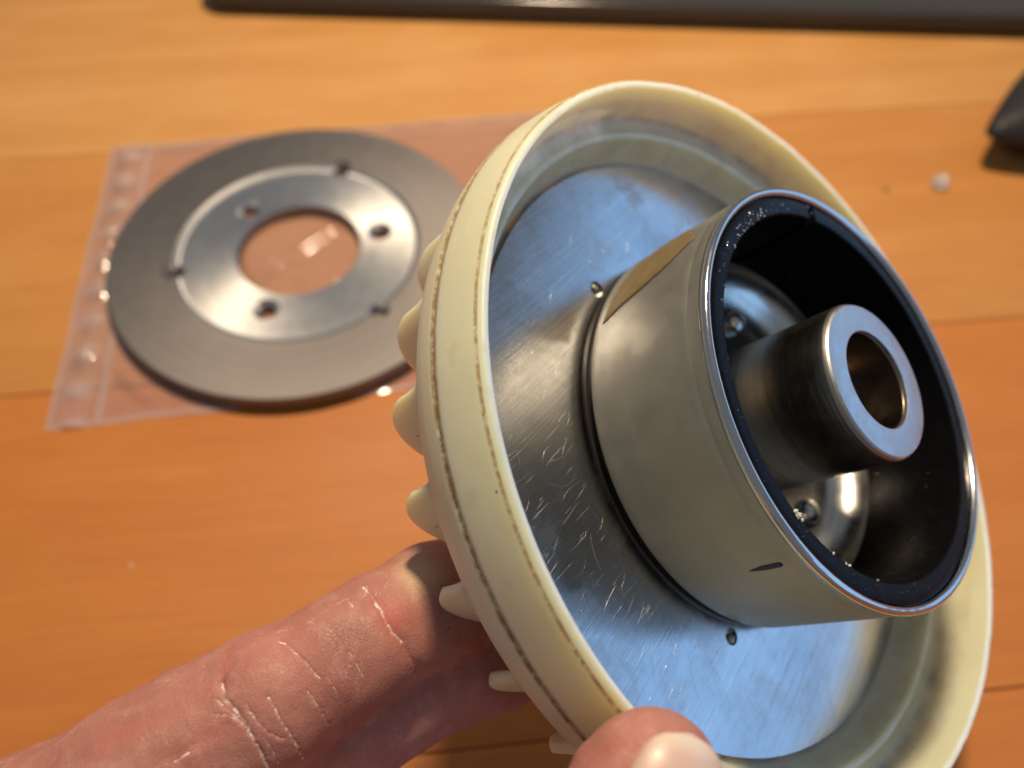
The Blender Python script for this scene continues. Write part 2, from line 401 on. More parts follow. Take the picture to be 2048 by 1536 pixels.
# ================================================================== the table: planks
core = link('table_top', slab('table_top', 1500, 1100, 12, [(-26, 2), (-25, 0), (-5.0, 0), (-4.0, 1)]), HOLE_DARK, smooth=False)
core.location = (0, 0.33, 0); core['kind'] = 'structure'
core['label'] = 'orange brown wooden table top of wide planks'
TILT = math.atan(0.105)
Y0 = 27.0; PW = 92.8
pl_me = None
def plank_mesh():
    L_, W_ = 1380, PW-0.22
    me = slab('plank', L_, W_, 0.5, [(-4.2, 0), (-0.5, 0), (-0.14, 0.08), (0.0, 0.35)])
    me.materials.append(WOOD); return me
pl_me = plank_mesh()
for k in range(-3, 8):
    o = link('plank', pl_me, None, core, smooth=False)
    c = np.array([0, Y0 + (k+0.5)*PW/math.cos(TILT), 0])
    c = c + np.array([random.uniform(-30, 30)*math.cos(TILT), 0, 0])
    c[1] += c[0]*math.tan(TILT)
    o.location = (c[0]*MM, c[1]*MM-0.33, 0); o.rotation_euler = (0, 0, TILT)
    sheen_tone = {0: (1.0, 1.02, 1.0), 1: (1.09, 1.38, 1.9), 2: (1.17, 1.68, 2.8), 3: (1.15, 1.6, 2.6)}.get(k, (1, 1, 1)); o.color = (*sheen_tone, 1)  # farther planks paler: lamp falloff and sheen painted into the plank colour

# ================================================================== laptop along the far edge
lap = bpy.data.objects.new('laptop', None); COL.objects.link(lap)
LW, LD = 335, 232
corner = on_z(398, 31, 0.0); far_c = on_z(2048, 80, 0.0); ang = math.atan2(far_c[1]-corner[1], far_c[0]-corner[0])
lap.location = ((corner[0]+math.cos(ang)*LW/2-math.sin(ang)*LD/2)*MM, (corner[1]-0.0+math.sin(ang)*LW/2+math.cos(ang)*LD/2)*MM, 0)
lap.rotation_euler = (0, 0, ang)
tag(lap, 'dark grey laptop with a rounded corner at the far edge of the table', 'laptop')
link('lower_case', slab('lower_case', LW, LD, 11, [(1.4, 3.2), (1.7, 1.8), (2.6, 0.7), (4.0, 0.15), (4.6, 0.0)]), LAPTOP_M, lap)
deck = link('upper_deck', slab('upper_deck', LW, LD, 11, [(4.75, 0.15), (6.6, 0.0), (7.6, 0.25), (8.4, 0.8), (8.9, 1.6), (9.1, 2.6), (9.15, 5.0)]), LAPTOP_M, lap)
tp = link('touchpad', slab('touchpad', 105, 66, 3, [(9.1, 0), (9.26, 0.2)]), MOUSE_S, lap, smooth=False); tp.location = (0, -0.066, 0)
for sx in (-1, 1):
    for sy in (-1, 1):
        f = link('rubber_foot', slab('rubber_foot', 28, 7, 3, [(0.0, 0.4), (0.3, 0.0), (1.5, 0.0)]), RUBBER, lap, smooth=False)
        f.location = (sx*(LW/2-34)*MM, sy*(LD/2-14)*MM, 0)

# ================================================================== computer mouse at the right
mou = bpy.data.objects.new('computer_mouse', None); COL.objects.link(mou)
tag(mou, 'black computer mouse reaching in at the right edge', 'mouse')
def mouse_shell(zlo, zhi, grow=0.0):
    vs, fs = [], []; nu, nv = 48, 18
    for j in range(nv+1):
        t = j/nv; z = zlo+(zhi-zlo)*t
        # plan outline narrows towards the base and domes over at the top
        s = (0.70+0.30*min(1, z/11.0)) if z < 11 else math.sqrt(max(0.0, 1-((z-11)/(23.0-11))**2.2))
        s = max(s, 0.001)
        for i in range(nu):
            a = 2*math.pi*i/nu; c_, s_ = math.cos(a), math.sin(a)
            e = 2/2.4
            x = 55*math.copysign(abs(c_)**e, c_)*s; y = 32*math.copysign(abs(s_)**e, s_)*s*(0.86+0.14*c_)*(1-0.68*max(0, -c_)**1.4)
            vs.append((x*(1+grow/55), y*(1+grow/32), z))
    for j in range(nv):
        for i in range(nu):
            k = (i+1) % nu; fs.append((j*nu+i, j*nu+k, (j+1)*nu+k, (j+1)*nu+i))
    fs.append(tuple(reversed(range(nu)))); fs.append(tuple(range(nv*nu, (nv+1)*nu)))
    return mesh('shell', vs, fs)
link('lower_shell', mouse_shell(0.8, 10.6), MOUSE_S, mou)
link('top_shell', mouse_shell(11.0, 22.95, 0.3), MOUSE_M, mou)
pad = link('glide_pad', slab('glide_pad', 50, 26, 8, [(0.0, 0.3), (0.3, 0), (1.0, 0)]), RUBBER, mou)
wh = link('scroll_wheel', lathe('scroll_wheel', [(5.5, -3), (9.5, -3), (10, -2.4), (10, 2.4), (9.5, 3), (5.5, 3)], 36), RUBBER, mou)
wh.location = (0.030, 0, 0.0125); wh.rotation_euler = (math.pi/2, 0, 0)
mou.location = (0.200, 0.219, 0); mou.rotation_euler = (0, 0, math.radians(22))

# ================================================================== polythene bag under the steel disc
DISC_C = np.array([-58.59, 155.13]); DISC_R = 52.0; DISC_Z0 = 0.75; DISC_T = 4.15
bl = on_z(90, 862); tl = on_z(226, 296)
ex = np.array([math.cos(math.radians(8.2)), math.sin(math.radians(8.2))]); ey = (tl-bl)[:2]; BAGW = np.linalg.norm(ey); ey = ey/BAGW
BAGL = 148.0
def bag_z(x, y, s, t):
    p = np.array([x, y])-DISC_C; d = np.linalg.norm(p)
    n = mnoise.noise(Vector((x*0.045, y*0.06, 0.3)))*0.8 + mnoise.noise(Vector((x*0.13, y*0.11, 2.3)))*0.45 + abs(mnoise.noise(Vector((x*0.07+y*0.05, y*0.03, 5.1))))*0.9
    h = 0.9+1.9*n
    edge = min(s, BAGL-s, t, BAGW-t); h *= min(1, 0.25+edge/9)
    cap = 0.5
    if 17.5 < d < DISC_R+1.5: h = min(h, cap)
    elif d >= DISC_R+1.5: h = min(h, cap+(d-DISC_R-1.5)*0.6)
    elif d <= 17.5:
        rid = math.exp(-((p[0]*0.72-p[1]*0.70+2.0)/1.6)**2)*1.4 + math.exp(-((p[0]*0.3+p[1]*0.95+6)/1.3)**2)*0.7
        h = min(max(h, 0.3)+rid, cap+(17.5-d)*0.7)
    if s < 16:                                   # pressed beads of the closure strip
        h += 1.3*math.exp(-((s-6.5)/2.4)**2)*(0.5+0.5*math.cos(t*2*math.pi/11.0)) + 0.5*math.exp(-((s-12.5)/0.7)**2)
    return max(h, 0.16)
nu, nv = 190, 140; vs = []; fs = []; thick = []
for lay in (0, 1):
    for j in range(nv+1):
        for i in range(nu+1):
            s, t = BAGL*i/nu, BAGW*j/nv
            wav = 0.7*mnoise.noise(Vector((s*0.06, t*0.06, 9)))
            q = bl[:2]+ex*(s+wav)+ey*(t+0.6*wav)
            z = bag_z(q[0], q[1], s, t)
            if lay == 0: z = 0.06
            vs.append((q[0], q[1], z))
            e = min(s, t, BAGW-t)
            thick.append(max(math.exp(-(e/1.3)**2), 0.85*math.exp(-((s-6.5)/4.0)**4)*max(0.25, 0.45+0.55*math.cos(t*2*math.pi/11.0)+0.35*mnoise.noise(Vector((s*0.5, t*0.4, 3)))), 0.9*math.exp(-((s-12.5)/0.8)**2)) if lay else 0.0)
    o0 = lay*(nu+1)*(nv+1)
    for j in range(nv):
        for i in range(nu):
            a_ = o0+j*(nu+1)+i; fs.append((a_, a_+1, a_+nu+2, a_+nu+1))
bag_me = mesh('film', vs, fs); set_attr(bag_me, 'thick', thick)
bag = bpy.data.objects.new('plastic_bag', None); COL.objects.link(bag)
bag.location = (bl[0]*MM, bl[1]*MM, 0)
tag(bag, 'clear zip bag lying flat and wrinkled under the steel disc', 'bag')
film = link('film', bag_me, FILM, bag); film.location = (-bl[0]*MM, -bl[1]*MM, 0)

# ================================================================== steel disc on the bag
disc_prof = [(17.16, DISC_T), (17.16, 0), (51.6, 0), (52, 0.4), (52, DISC_T+0.1), (51.7, DISC_T+0.35), (33.9, DISC_T+0.35), (33.2, DISC_T-0.35), (32.6, DISC_T-0.45), (17.6, DISC_T-0.45)]
disc_prof = [(17.16, DISC_T-0.85), (17.16, 0.3), (17.5, 0), (51.6, 0), (52, 0.4), (52, DISC_T-0.3), (51.7, DISC_T), (34.2, DISC_T), (33.1, DISC_T-0.75), (32.7, DISC_T-0.85), (17.6, DISC_T-0.5)]
disc_prof[-1] = (17.5, DISC_T-0.85); disc_prof[0] = (17.16, DISC_T-1.2)
dme = lathe('disc', disc_prof, 160)
cutters = []
for k in range(3):
    a = math.radians(17.2+120*k); c = (23.2*math.cos(a), 23.2*math.sin(a))
    cutters.append(solid_lathe([(2.3, -1), (2.3, DISC_T-2.1), (3.6, DISC_T-0.80), (3.6, DISC_T+1)], 72, c))
    a = math.radians(-43.3+120*k); c = (33.8*math.cos(a), 33.8*math.sin(a))
    cutters.append(solid_lathe([(2.0, 0.8), (2.0, DISC_T-1.7), (3.3, DISC_T-0.3), (3.3, DISC_T+1)], 72, c))
dme = cut(dme, cutters)
dme.materials.clear(); dme.materials.append(DISC_STEEL); dme.materials.append(RECESS_STEEL)
disc = link('steel_disc', dme)
for p in dme.polygons:
    c = p.center; r = math.hypot(c[0], c[1])*1000
    p.material_index = 1 if (r < 34.6 and c[2]*1000 > DISC_T-2.2) else 0
sharp(dme, 8)
disc.location = (DISC_C[0]*MM, DISC_C[1]*MM, DISC_Z0*MM)
tag(disc, 'flat grey steel disc with a big centre hole and six small holes on the bag', 'disc')

# ================================================================== the flywheel held in the hand
FLY = np.array([41.675, 61.416, 66.616])
U = np.array([-0.28520, -0.95847, 0.0]); A = np.array([0.5679, -0.1690, 0.8056]); A /= np.linalg.norm(A)
U = np.cross(A, [0, 0, 1.0]); U /= np.linalg.norm(U); V = np.cross(A, U)
fly = bpy.data.objects.new('flywheel', None); COL.objects.link(fly)
fly.matrix_world = Matrix(((U[0], V[0], A[0], FLY[0]*MM), (U[1], V[1], A[1], FLY[1]*MM), (U[2], V[2], A[2], FLY[2]*MM), (0, 0, 0, 1)))
tag(fly, 'motor flywheel with cream plastic fan ring, aluminium plate and steel cup, held in the hand', 'flywheel')
def local(p): return np.array([U@(p-FLY), V@(p-FLY), A@(p-FLY)])
DT = -11.36                                    # height of the aluminium plate

# --- fan ring
front = [(55.00, -0.10), (54.96, 0.16), (54.72, 0.26), (54.66, 0.50), (54.30, 0.98), (53.80, 1.06), (53.56, 0.86)]
prof = front + [(53.10, -2.5), (52.75, -5.9), (52.45, -6.5), (51.9, -6.75), (50.6, -6.85), (50.25, -6.55), (49.85, -6.5), (49.5, -6.8), (49.1, -8.6), (48.5, -10.6), (47.75, -11.9), (47.15, -12.5), (40.0, -12.6),
                (40.0, -14.2), (50.5, -14.4), (53.6, -14.2), (54.6, -13.5), (55.3, -12.2), (55.95, -10.0), (56.35, -7.3), (56.36, -6.85), (55.95, -6.72), (55.92, -6.42), (56.26, -6.28), (55.7, -3.2)]
prof = refine(prof, 0.42)
def ring_wob(r, z, a):
    k = mnoise.noise(Vector((8*math.cos(a), 8*math.sin(a), z*0.3)))
    k2 = mnoise.noise(Vector((60*math.cos(a), 60*math.sin(a), z*0.6)))
    dr = 0.05*k; dz = 0.06*k
    if z > 0.0: dr += 0.05*k2; dz += 0.05*k2     # ragged moulding flash on the lip
    if -6.95 < z < -6.2 and r > 55: dr += 0.10*k2; dz += 0.07*k2
    return dr, dz
def ring_dirt(k, a):
    r, z = prof[k]; v = 0.0
    n = mnoise.noise(Vector((14*math.cos(a), 14*math.sin(a), 1.0)))
    if r > 55.5 and -6.95 < z < -6.25: v = 1.0
    if r > 54.6 and 0.05 < z < 0.45: v = max(v, 0.85)
    if r > 54.5 and z > 0.30: v = max(v, 0.0)
    if 52.2 < r < 52.8 and -6.6 < z < -5.6: v = max(v, 0.25+0.5*n)
    return max(0, min(1, v))
def ring_worn_lit(k, a):
    r, z = prof[k]
    if z > 0.55 and r < 53.95: return 0.9
    d_ = (math.degrees(a)-250+180) % 360-180
    if abs(d_) < 19 and 49.3 < r < 53.3 and -7.0 < z < -2.0+0.12*d_: return 0.9*min(1, (19-abs(d_))/4)  # upper-left shelf patch: window light painted into the colour as a pale area
    if 49.4 < r < 50.3 and z > -6.9: return 0.55
    return 0.0
def ring_stain(k, a):
    r, z = prof[k]
    if 50 < r < 53.2 and z < -1 and z > -7: return 0.30
    if 48 < r < 50 and z > -12: return 0.35
    return 0.0
ring_me = lathe('fan_ring', prof, 360, True, ring_wob, {'dirt': ring_dirt, 'worn_lit': ring_worn_lit, 'stain': ring_stain})
ring = link('fan_ring', ring_me, NYLON, fly)
ring['label'] = 'yellowed cream plastic fan ring with a dirty seam round its outside'
# --- one fan blade: swept inward, filleted into the ring back, rounded inner end
def blade_mesh():
    n, m = 9, 5
    vs, fs = [], []
    r0 = 54.3
    S = [0.0, 0.05, 0.14, 0.26, 0.40, 0.55, 0.70, 0.84, 0.95, 1.0]
    T = [0.0, 0.14, 0.34, 0.62, 0.90, 1.0]
    for s in S:                                # 0 outer edge, 1 inner end
        x = r0 - 10.5*s; y = 12.5*s - 1.5*s*s - 3.0
        dx, dy = -10.5, 12.5-3.0*s; l = math.hypot(dx, dy); nx, ny = -dy/l, dx/l
        top = float(np.interp(s, [0, 0.05, 0.14, 0.26, 0.40, 0.60, 0.8, 1.0], [5.0, 7.2, 8.8, 9.3, 9.0, 7.2, 3.9, 0.5]))
        for t in T:
            z = -12.2 - (top+1.4)*t
            half = (1.35 - 0.15*t)*min(1, 0.45+s/0.30) + 1.1*max(0, 1-t/0.36)**2*min(1, s/0.40)
            e0 = 1.6*max(0, 1-t/0.5)**2*max(0, 1-s/0.2)
            for sg in (-1, 1):
                vs.append((x+nx*half*sg, y+ny*half*sg-e0, z))
    def idx(i, j, k): return (i*(m+1)+j)*2+k
    for i in range(n):
        for j in range(m):
            fs.append((idx(i, j, 0), idx(i+1, j, 0), idx(i+1, j+1, 0), idx(i, j+1, 0)))
            fs.append((idx(i, j, 1), idx(i, j+1, 1), idx(i+1, j+1, 1), idx(i+1, j, 1)))
        fs.append((idx(i, m, 0), idx(i+1, m, 0), idx(i+1, m, 1), idx(i, m, 1)))
        fs.append((idx(i, 0, 0), idx(i, 0, 1), idx(i+1, 0, 1), idx(i+1, 0, 0)))
    for j in range(m):
        fs.append((idx(0, j, 0), idx(0, j+1, 0), idx(0, j+1, 1), idx(0, j, 1)))
        fs.append((idx(n, j, 0), idx(n, j, 1), idx(n, j+1, 1), idx(n, j+1, 0)))
    me = mesh('fan_blade', vs, fs); fix_normals(me)
    o = bpy.data.objects.new('tmp', me); COL.objects.link(o); md = o.modifiers.new('s', 'SUBSURF'); md.levels = 2
    dg = bpy.context.evaluated_depsgraph_get(); dg.update()
    new = bpy.data.meshes.new_from_object(o.evaluated_get(dg)); bpy.data.objects.remove(o); new.name = 'fan_blade'
    return new
bme = blade_mesh(); bme.materials.append(NYLON_BLADE)
for k in range(28):
    b = link('fan_blade', bme, None, ring)
    b.rotation_euler = (0, 0, math.radians(272.6+360/28*k))

# --- aluminium plate with two notches beside the cup, and real scratches
plate_prof = refine([(26.0, DT), (26.0, DT-1.1), (46.8, DT-1.1), (47.0, DT-0.9), (47.0, DT-0.10), (46.9, DT)], 3.0)
pm = lathe('aluminium_plate', plate_prof, 200)
NOTCH = [(257.3, 31.3), (13.2, 31.6)]
pm = cut(pm, [solid_lathe([(1.25, DT-0.85), (1.25, DT+1)], 24, (r*math.cos(math.radians(a)), r*math.sin(math.radians(a)))) for a, r in NOTCH])
pm.materials.clear(); pm.materials.append(ALU)
plate = link('aluminium_plate', pm, None, fly); sharp(pm, 30)
plate['label'] = 'scratched brushed aluminium plate inside the ring'
# scratches: hair-thin raised burrs that catch the light, joined as one part
sv, sf = [], []
def scratch(x, y, ang_, ln, wd, bend=0.0, lift=0.012):
    n = max(3, int(ln/0.8)); pts = []
    for i in range(n+1):
        s = i/n-0.5; aa = ang_+bend*s
        pts.append((x+ln*s*math.cos(aa), y+ln*s*math.sin(aa), aa))
    o0 = len(sv)
    for i, (px, py, aa) in enumerate(pts):
        if not (31.8 < math.hypot(px, py) < 46.3): return
    for i, (px, py, aa) in enumerate(pts):
        w_ = wd*math.sin(math.pi*(i+0.35)/(n+0.7))*random.uniform(0.45, 1)
        nx, ny = -math.sin(aa), math.cos(aa); j = random.uniform(-0.04, 0.04)
        sv.append((px+nx*(w_/2+j), py+ny*(w_/2+j), DT+0.004)); sv.append((px+nx*j, py+ny*j, DT+0.006+lift*random.uniform(0.4, 1))); sv.append((px-nx*(w_/2-j), py-ny*(w_/2-j), DT+0.004))
    for i in range(n):
        a0 = o0+i*3
        fs_ = [(a0, a0+3, a0+4, a0+1), (a0+1, a0+4, a0+5, a0+2)]
        sf.extend(fs_)
for k in range(420):                            # along the brush line
    th = random.uniform(0, 2*math.pi); rr = math.sqrt(random.uniform(31**2, 46**2))
    scratch(rr*math.cos(th), rr*math.sin(th), BRUSH+random.gauss(0, 0.07), random.uniform(0.8, 4.5), random.uniform(0.02, 0.05), 0, 0.006)
for k in range(110):                            # loose handling scratches
    th = random.uniform(0, 2*math.pi); rr = math.sqrt(random.uniform(32**2, 46**2))
    scratch(rr*math.cos(th), rr*math.sin(th), random.uniform(0, math.pi), random.uniform(0.4, 3.0), random.uniform(0.03, 0.07), random.uniform(-0.5, 0.5), 0.010)
for k in range(260):                            # faint swirls
    th = random.uniform(0, 2*math.pi); rr = math.sqrt(random.uniform(32**2, 46**2))
    scratch(rr*math.cos(th), rr*math.sin(th), BRUSH+random.gauss(0, 0.5), random.uniform(2.0, 7.0), random.uniform(0.012, 0.028), random.uniform(-1.2, 1.2), 0.004)
for th, rr, an, ln in ((340, 40, 60, 6), (345, 43.5, 72, 5), (334, 42, 50, 4), (351, 40.5, 20, 5.5), (2, 39.5, 35, 7), (8, 37, 60, 6), (20, 41, 70, 5), (356, 43.6, 160, 6), (240, 42, 20, 5), (226, 41, 10, 6), (219, 38, 25, 4), (328, 36.5, 40, 5)):
    t_ = math.radians(th); scratch(rr*math.cos(t_), rr*math.sin(t_), math.radians(an), ln, 0.10, 0.3, 0.015)
sm = mesh('scratches', sv, sf); fix_normals(sm)
so = link('scratch_burrs', sm, simple('bright_burr', (0.62, 0.62, 0.63), 0.40, 1.0), plate, smooth=False); so['kind'] = 'stuff'
# tabs in the notches
for a, r in NOTCH:
    a = math.radians(a)
    t = link('bent_tab', slab('bent_tab', 1.3, 1.0, 0.35, [(-0.8, 0.0), (0.05, 0.0), (0.22, 0.15)]), CUP_STEEL, plate)
    t.location = ((r+0.35)*math.cos(a)*MM, (r+0.35)*math.sin(a)*MM, DT*MM); t.rotation_euler = (0.25, 0.2, a)

# --- washer step and cup
link('seat_washer', lathe('seat_washer', [(26.8, DT-0.2), (29.6, DT-0.2), (29.65, DT+0.25), (29.4, DT+0.35), (28.0, DT+0.35), (28.0, DT+2.4), (26.8, DT+2.4)], 160), HOLE_DARK, fly)  # near-black metal: shadow of the groove under the cup put into the colour
cup_prof = [(28.9, 10.5), (28.4, 9.7), (28.4, DT+2.3), (28.5, DT+1.75), (29.0, DT+1.62), (29.5, DT+1.72), (29.9, DT+2.0), (30.12, DT+2.5), (30.16, DT+3.4), (30.17, 8.5), (30.15, 8.56), (30.17, 8.62), (30.17, 10.3), (29.8, 10.5), (29.0, 10.55)]
cm = lathe('cup_wall', refine(cup_prof, 1.2), 220)
cup = link('cup_wall', cm, CUP_STEEL, fly); sharp(cm, 40)
cup['label'] = 'dull zinc grey steel cup wall'
rim_prof = [(29.62+0.64*math.cos(t), 10.72+0.86*math.sin(t)) for t in np.linspace(0, 2*math.pi, 25)[:-1]]
def rim_wob(r, z, a):
    k = mnoise.noise(Vector((30*math.cos(a), 30*math.sin(a), 0)))
    return 0.025*k, 0.03*k
link('rolled_rim', lathe('rolled_rim', rim_prof, 300, True, rim_wob), RIM_STEEL, cup)
# tape remnant wrapped on the wall
def cyl_patch(name, pts, r, th, nsub=10):
    """pts: list of (angle deg, z) edges: left edge list and right edge list of equal length"""
    le, re = pts; vs, fs = [], []
    n = len(le)
    for lay in (0, 1):
        for (a0, z0), (a1, z1) in zip(le, re):
            for k in range(nsub+1):
                f = k/nsub; a = math.radians(a0+(a1-a0)*f); z = z0+(z1-z0)*f; rr = r+lay*th
                vs.append((rr*math.cos(a), rr*math.sin(a), z))
    w_ = nsub+1; tot = n*w_
    for i in range(n-1):
        for k in range(nsub):
            a_ = i*w_+k; fs.append((a_, a_+w_, a_+w_+1, a_+1)); b_ = tot+a_; fs.append((b_, b_+1, b_+w_+1, b_+w_))
    for i in range(n-1):
        for k in (0, nsub):
            a_ = i*w_+k; fs.append((a_, a_+w_, tot+a_+w_, tot+a_))
    for k in range(nsub):
        for i in (0, n-1):
            a_ = i*w_+k; fs.append((a_, a_+1, tot+a_+1, tot+a_))
    me = mesh(name, vs, fs); fix_normals(me); return me
le, re = [], []
for k in range(25):
    f = k/24; z = -7.6+14.6*f
    right = np.interp(z, [-7.6, -4.5, -0.9, 3.1, 7.0], [273.6, 270.4, 267.8, 264.0, 257.5]) + 0.35*mnoise.noise(Vector((z*1.6, 0, 0)))
    left = np.interp(z, [-7.6, -7.0, -5.8, -2, 3, 7.0], [273.2, 265, 255, 236, 244, 256.8])+ 0.6*mnoise.noise(Vector((z*1.1, 4, 0)))
    le.append((left, z)); re.append((max(right, left+0.3), z))
tp_ = link('tape_remnant', cyl_patch('tape_remnant', (le, re), 30.22, 0.10, 14), TAPE, cup)
tp_['label'] = 'torn strip of brown tape stuck to the cup wall'
le, re = [], []
for k in range(13):
    f = k/12; z = 2.8+4.9*f; w_ = 0.15+1.25*min(1, f*2.5)*(1 if f < 0.93 else 0.5)
    c_ = 347.3-0.5*f; le.append((c_-w_/2, z)); re.append((c_+w_/2, z))
ik = link('ink_mark', cyl_patch('ink_mark', (le, re), 30.21, 0.03, 3), INK, cup); ik['label'] = 'short dark blue pen stroke on the cup wall'

# --- ferrite magnet segments
MAG0, MAG1 = -3.9, 10.95
def mag_mesh(a0, a1, n):
    vs, fs = [], []
    sec = [(26.25, MAG0), (28.36, MAG0), (28.36, 9.8), (28.86, 10.65), (28.86, MAG1-0.1), (28.72, MAG1), (26.42, MAG1), (26.22, MAG1-0.2)]
    sec = refine(sec, 0.9); m = len(sec)
    for i in range(n+1):
        a = math.radians(a0+(a1-a0)*i/n)
        for r, z in sec:
            k = mnoise.noise(Vector((70*math.cos(a), 70*math.sin(a), z)))
            ed = 0.10 if z > MAG1-0.5 else 0.02
            vs.append(((r+k*ed)*math.cos(a), (r+k*ed)*math.sin(a), z+k*ed*0.5))
    for i in range(n):
        for k in range(m):
            l = (k+1) % m; fs.append((i*m+k, (i+1)*m+k, (i+1)*m+l, i*m+l))
    fs.append(tuple(reversed(range(m)))); fs.append(tuple(range(n*m, (n+1)*m)))
    me = mesh('magnet', vs, fs); fix_normals(me); return me
me0 = mag_mesh(208.4, 208.4+356.6, 260)
magnet = link('magnet_ring', me0, MAGNET, fly); sharp(me0, 40)
magnet['label'] = 'black magnet ring lining the cup, with a slit at the top'
# filings clinging to the magnet
gv = []
def chip(parent, pos, size, material, name='swarf_chip'):
    bm = bmesh.new(); bmesh.ops.create_icosphere(bm, subdivisions=1, radius=size*MM)
    for v in bm.verts:
        v.co *= random.uniform(0.5, 1.3); v.co.x *= random.uniform(0.6, 1.5)
    me = bpy.data.meshes.new(name); bm.to_mesh(me); bm.free()
    o = link(name, me, material, parent, smooth=False); o.location = tuple(np.asarray(pos)*MM); o.rotation_euler = (random.uniform(0, 3), random.uniform(0, 3), random.uniform(0, 3)); return o
for a, sz, m_ in ((340, 0.45, CHIP), (338.6, 0.33, CHIP), (341.5, 0.25, CHIP), (355, 0.24, CHIP), (1.6, 0.28, CHIP), (0.2, 0.2, CHIP), (14, 0.18, GLINT)):
    a = math.radians(a); chip(magnet, (26.4*math.cos(a), 26.4*math.sin(a), MAG1+0.05), sz, m_)
bm = bmesh.new()
for k in range(210):
    # filings: thick on the upper-left face, fine dust elsewhere, a few on the inner wall
    if k < 60: a = random.gauss(246, 13); r = random.uniform(26.3, 27.9); z = MAG1; s = random.uniform(0.05, 0.24)
    elif k < 185: a = random.uniform(0, 360); r = random.uniform(26.4, 28.2); z = MAG1; s = random.uniform(0.025, 0.06)
    else: a = random.uniform(60, 240); r = 26.15; z = random.uniform(-2.5, 7); s = random.uniform(0.05, 0.13)
    a = math.radians(a)
    mt = Matrix.Translation((r*math.cos(a)*MM, r*math.sin(a)*MM, z*MM)) @ Matrix.Rotation(random.uniform(0, 6), 4, Vector((random.random(), random.random(), random.random()+0.1)))
    bmesh.ops.create_icosphere(bm, subdivisions=1, radius=s*MM, matrix=mt @ Matrix.Diagonal((random.uniform(0.6, 1.5), 1, random.uniform(0.5, 1), 1)))
fm = bpy.data.meshes.new('filings'); bm.to_mesh(fm); bm.free()
fo = link('metal_filings', fm, simple('steel_filings', (0.42, 0.43, 0.45), 0.3, 1.0), magnet, smooth=False); fo['kind'] = 'stuff'

# --- bottom plate with rivets inside the cup
PT = -9.5
bowl = [(8, PT), (14, PT), (19.3, PT)] + [(19.3+7.2*math.sin(t), -2.3-7.2*math.cos(t)) for t in np.linspace(0.1, 1.35, 14)] + [(28.2, -3.95), (28.2, -8.0), (26.6, PT-0.9), (8, PT-0.9)]
bp = link('bottom_plate', lathe('bottom_plate', bowl, 160), PLATE_STEEL, fly); sharp(bp.data, 40)
for rang in (193.5, 73.5, 313.5):
    a = math.radians(rang)
    rv = link('rivet', dome('rivet', 2.3, 1.5, 24, 7, 0.5), PLATE_STEEL, bp); rv.location = (19.3*math.cos(a)*MM, 19.3*math.sin(a)*MM, PT*MM)
    a = math.radians(rang-26)
    h_ = link('pressed_dimple', lathe('pressed_dimple', [(0.4, 0.02), (0.9, 0.05), (1.1, 0.35), (1.45, 0.35), (1.7, 0.02)], 24, False), HOLE_DARK, bp); h_.location = (17.2*math.cos(a)*MM, 17.2*math.sin(a)*MM, PT*MM)
# --- hub sleeve
sl = link('hub_sleeve', lathe('hub_sleeve', [(7.0, -11), (11.0, -11), (11.9, PT+0.1), (11.9, PT+0.7), (11.2, PT+1.6), (11.12, PT+3), (11.12, 4), (11.12, 13.50), (11.04, 13.75), (10.74, 14.25), (7.0, 14.25)], 140, True), SLEEVE_STEEL, fly)
sharp(sl.data, 40)
sl['label'] = 'dark turned steel hub sleeve standing up through the cup'
ef = link('end_face', lathe('end_face', [(6.92, 13.8), (6.92, 14.36), (7.0, 14.42), (10.50, 14.42), (10.66, 14.36), (10.84, 14.10), (10.70, 13.8)], 140, True), FACE_STEEL, sl); sharp(ef.data, 25)
link('bore_liner', lathe('bore_liner', [(6.90, 13.9), (6.88, 13.6), (6.85, 3), (6.2, 2.4), (6.2, -9), (7.35, -9), (7.35, 13.9)], 120), turned('oiled_bronze_bore', (0.17, 0.13, 0.095), 0.24, 0.40, 1800, 0.5, 0.3), sl)
link('shaft_stub', solid_lathe([(0.02, -10), (6.1, -10), (6.1, -1.0), (5.2, 0.6), (1.4, 0.8), (0.02, 0.2)], 48), HOLE_DARK, sl)

# ================================================================== the hand
def smin(a, b, k):
    h = np.clip(0.5+0.5*(b-a)/k, 0, 1); return b+(a-b)*h-k*h*(1-h)
def rcone(p, a, b, ra, rb):
    ba = b-a; t = np.clip(((p-a)@ba)/(ba@ba), 0, 1)
    return np.linalg.norm(p-(a+t[..., None]*ba), axis=-1) - (ra+(rb-ra)*t)
def chain(p, js, k):
    d = None
    for (a, ra), (b, rb) in zip(js[:-1], js[1:]):
        q = rcone(p, a, b, ra, rb); d = q if d is None else smin(d, q, k)
    return d
J = lambda px, py, z, r: (at(px, py, z), r)
INDEX = [J(1000, 1180, 108.5, 6.4), J(925, 1191, 106.5, 7.45), J(862, 1212, 104.0, 7.75), J(760, 1266, 99.5, 7.2), J(668, 1328, 96.5, 7.5), J(540, 1404, 94, 8.35), J(405, 1490, 92, 9.2), J(285, 1582, 90, 10.2), J(60, 1742, 88, 12.0)]
MIDDLE = [J(1070, 1275, 113.5, 6.6), J(985, 1305, 111.0, 7.6), J(905, 1335, 108.5, 7.6), J(800, 1392, 106, 7.3), J(690, 1455, 103, 7.9), J(540, 1555, 100, 8.8), J(250, 1770, 96, 11)]
THUMB = [J(1312, 1546, 73.3, 5.5), J(1292, 1590, 73.0, 7.0), J(1262, 1745, 71, 9.0), J(1120, 2010, 70, 10), J(700, 2260, 78, 14)]
PALM = [J(60, 1760, 88, 12.0), J(250, 2030, 86, 18), J(640, 2240, 82, 17)]
PALM2 = [J(250, 1790, 96, 11.0), J(330, 2020, 94, 18)]
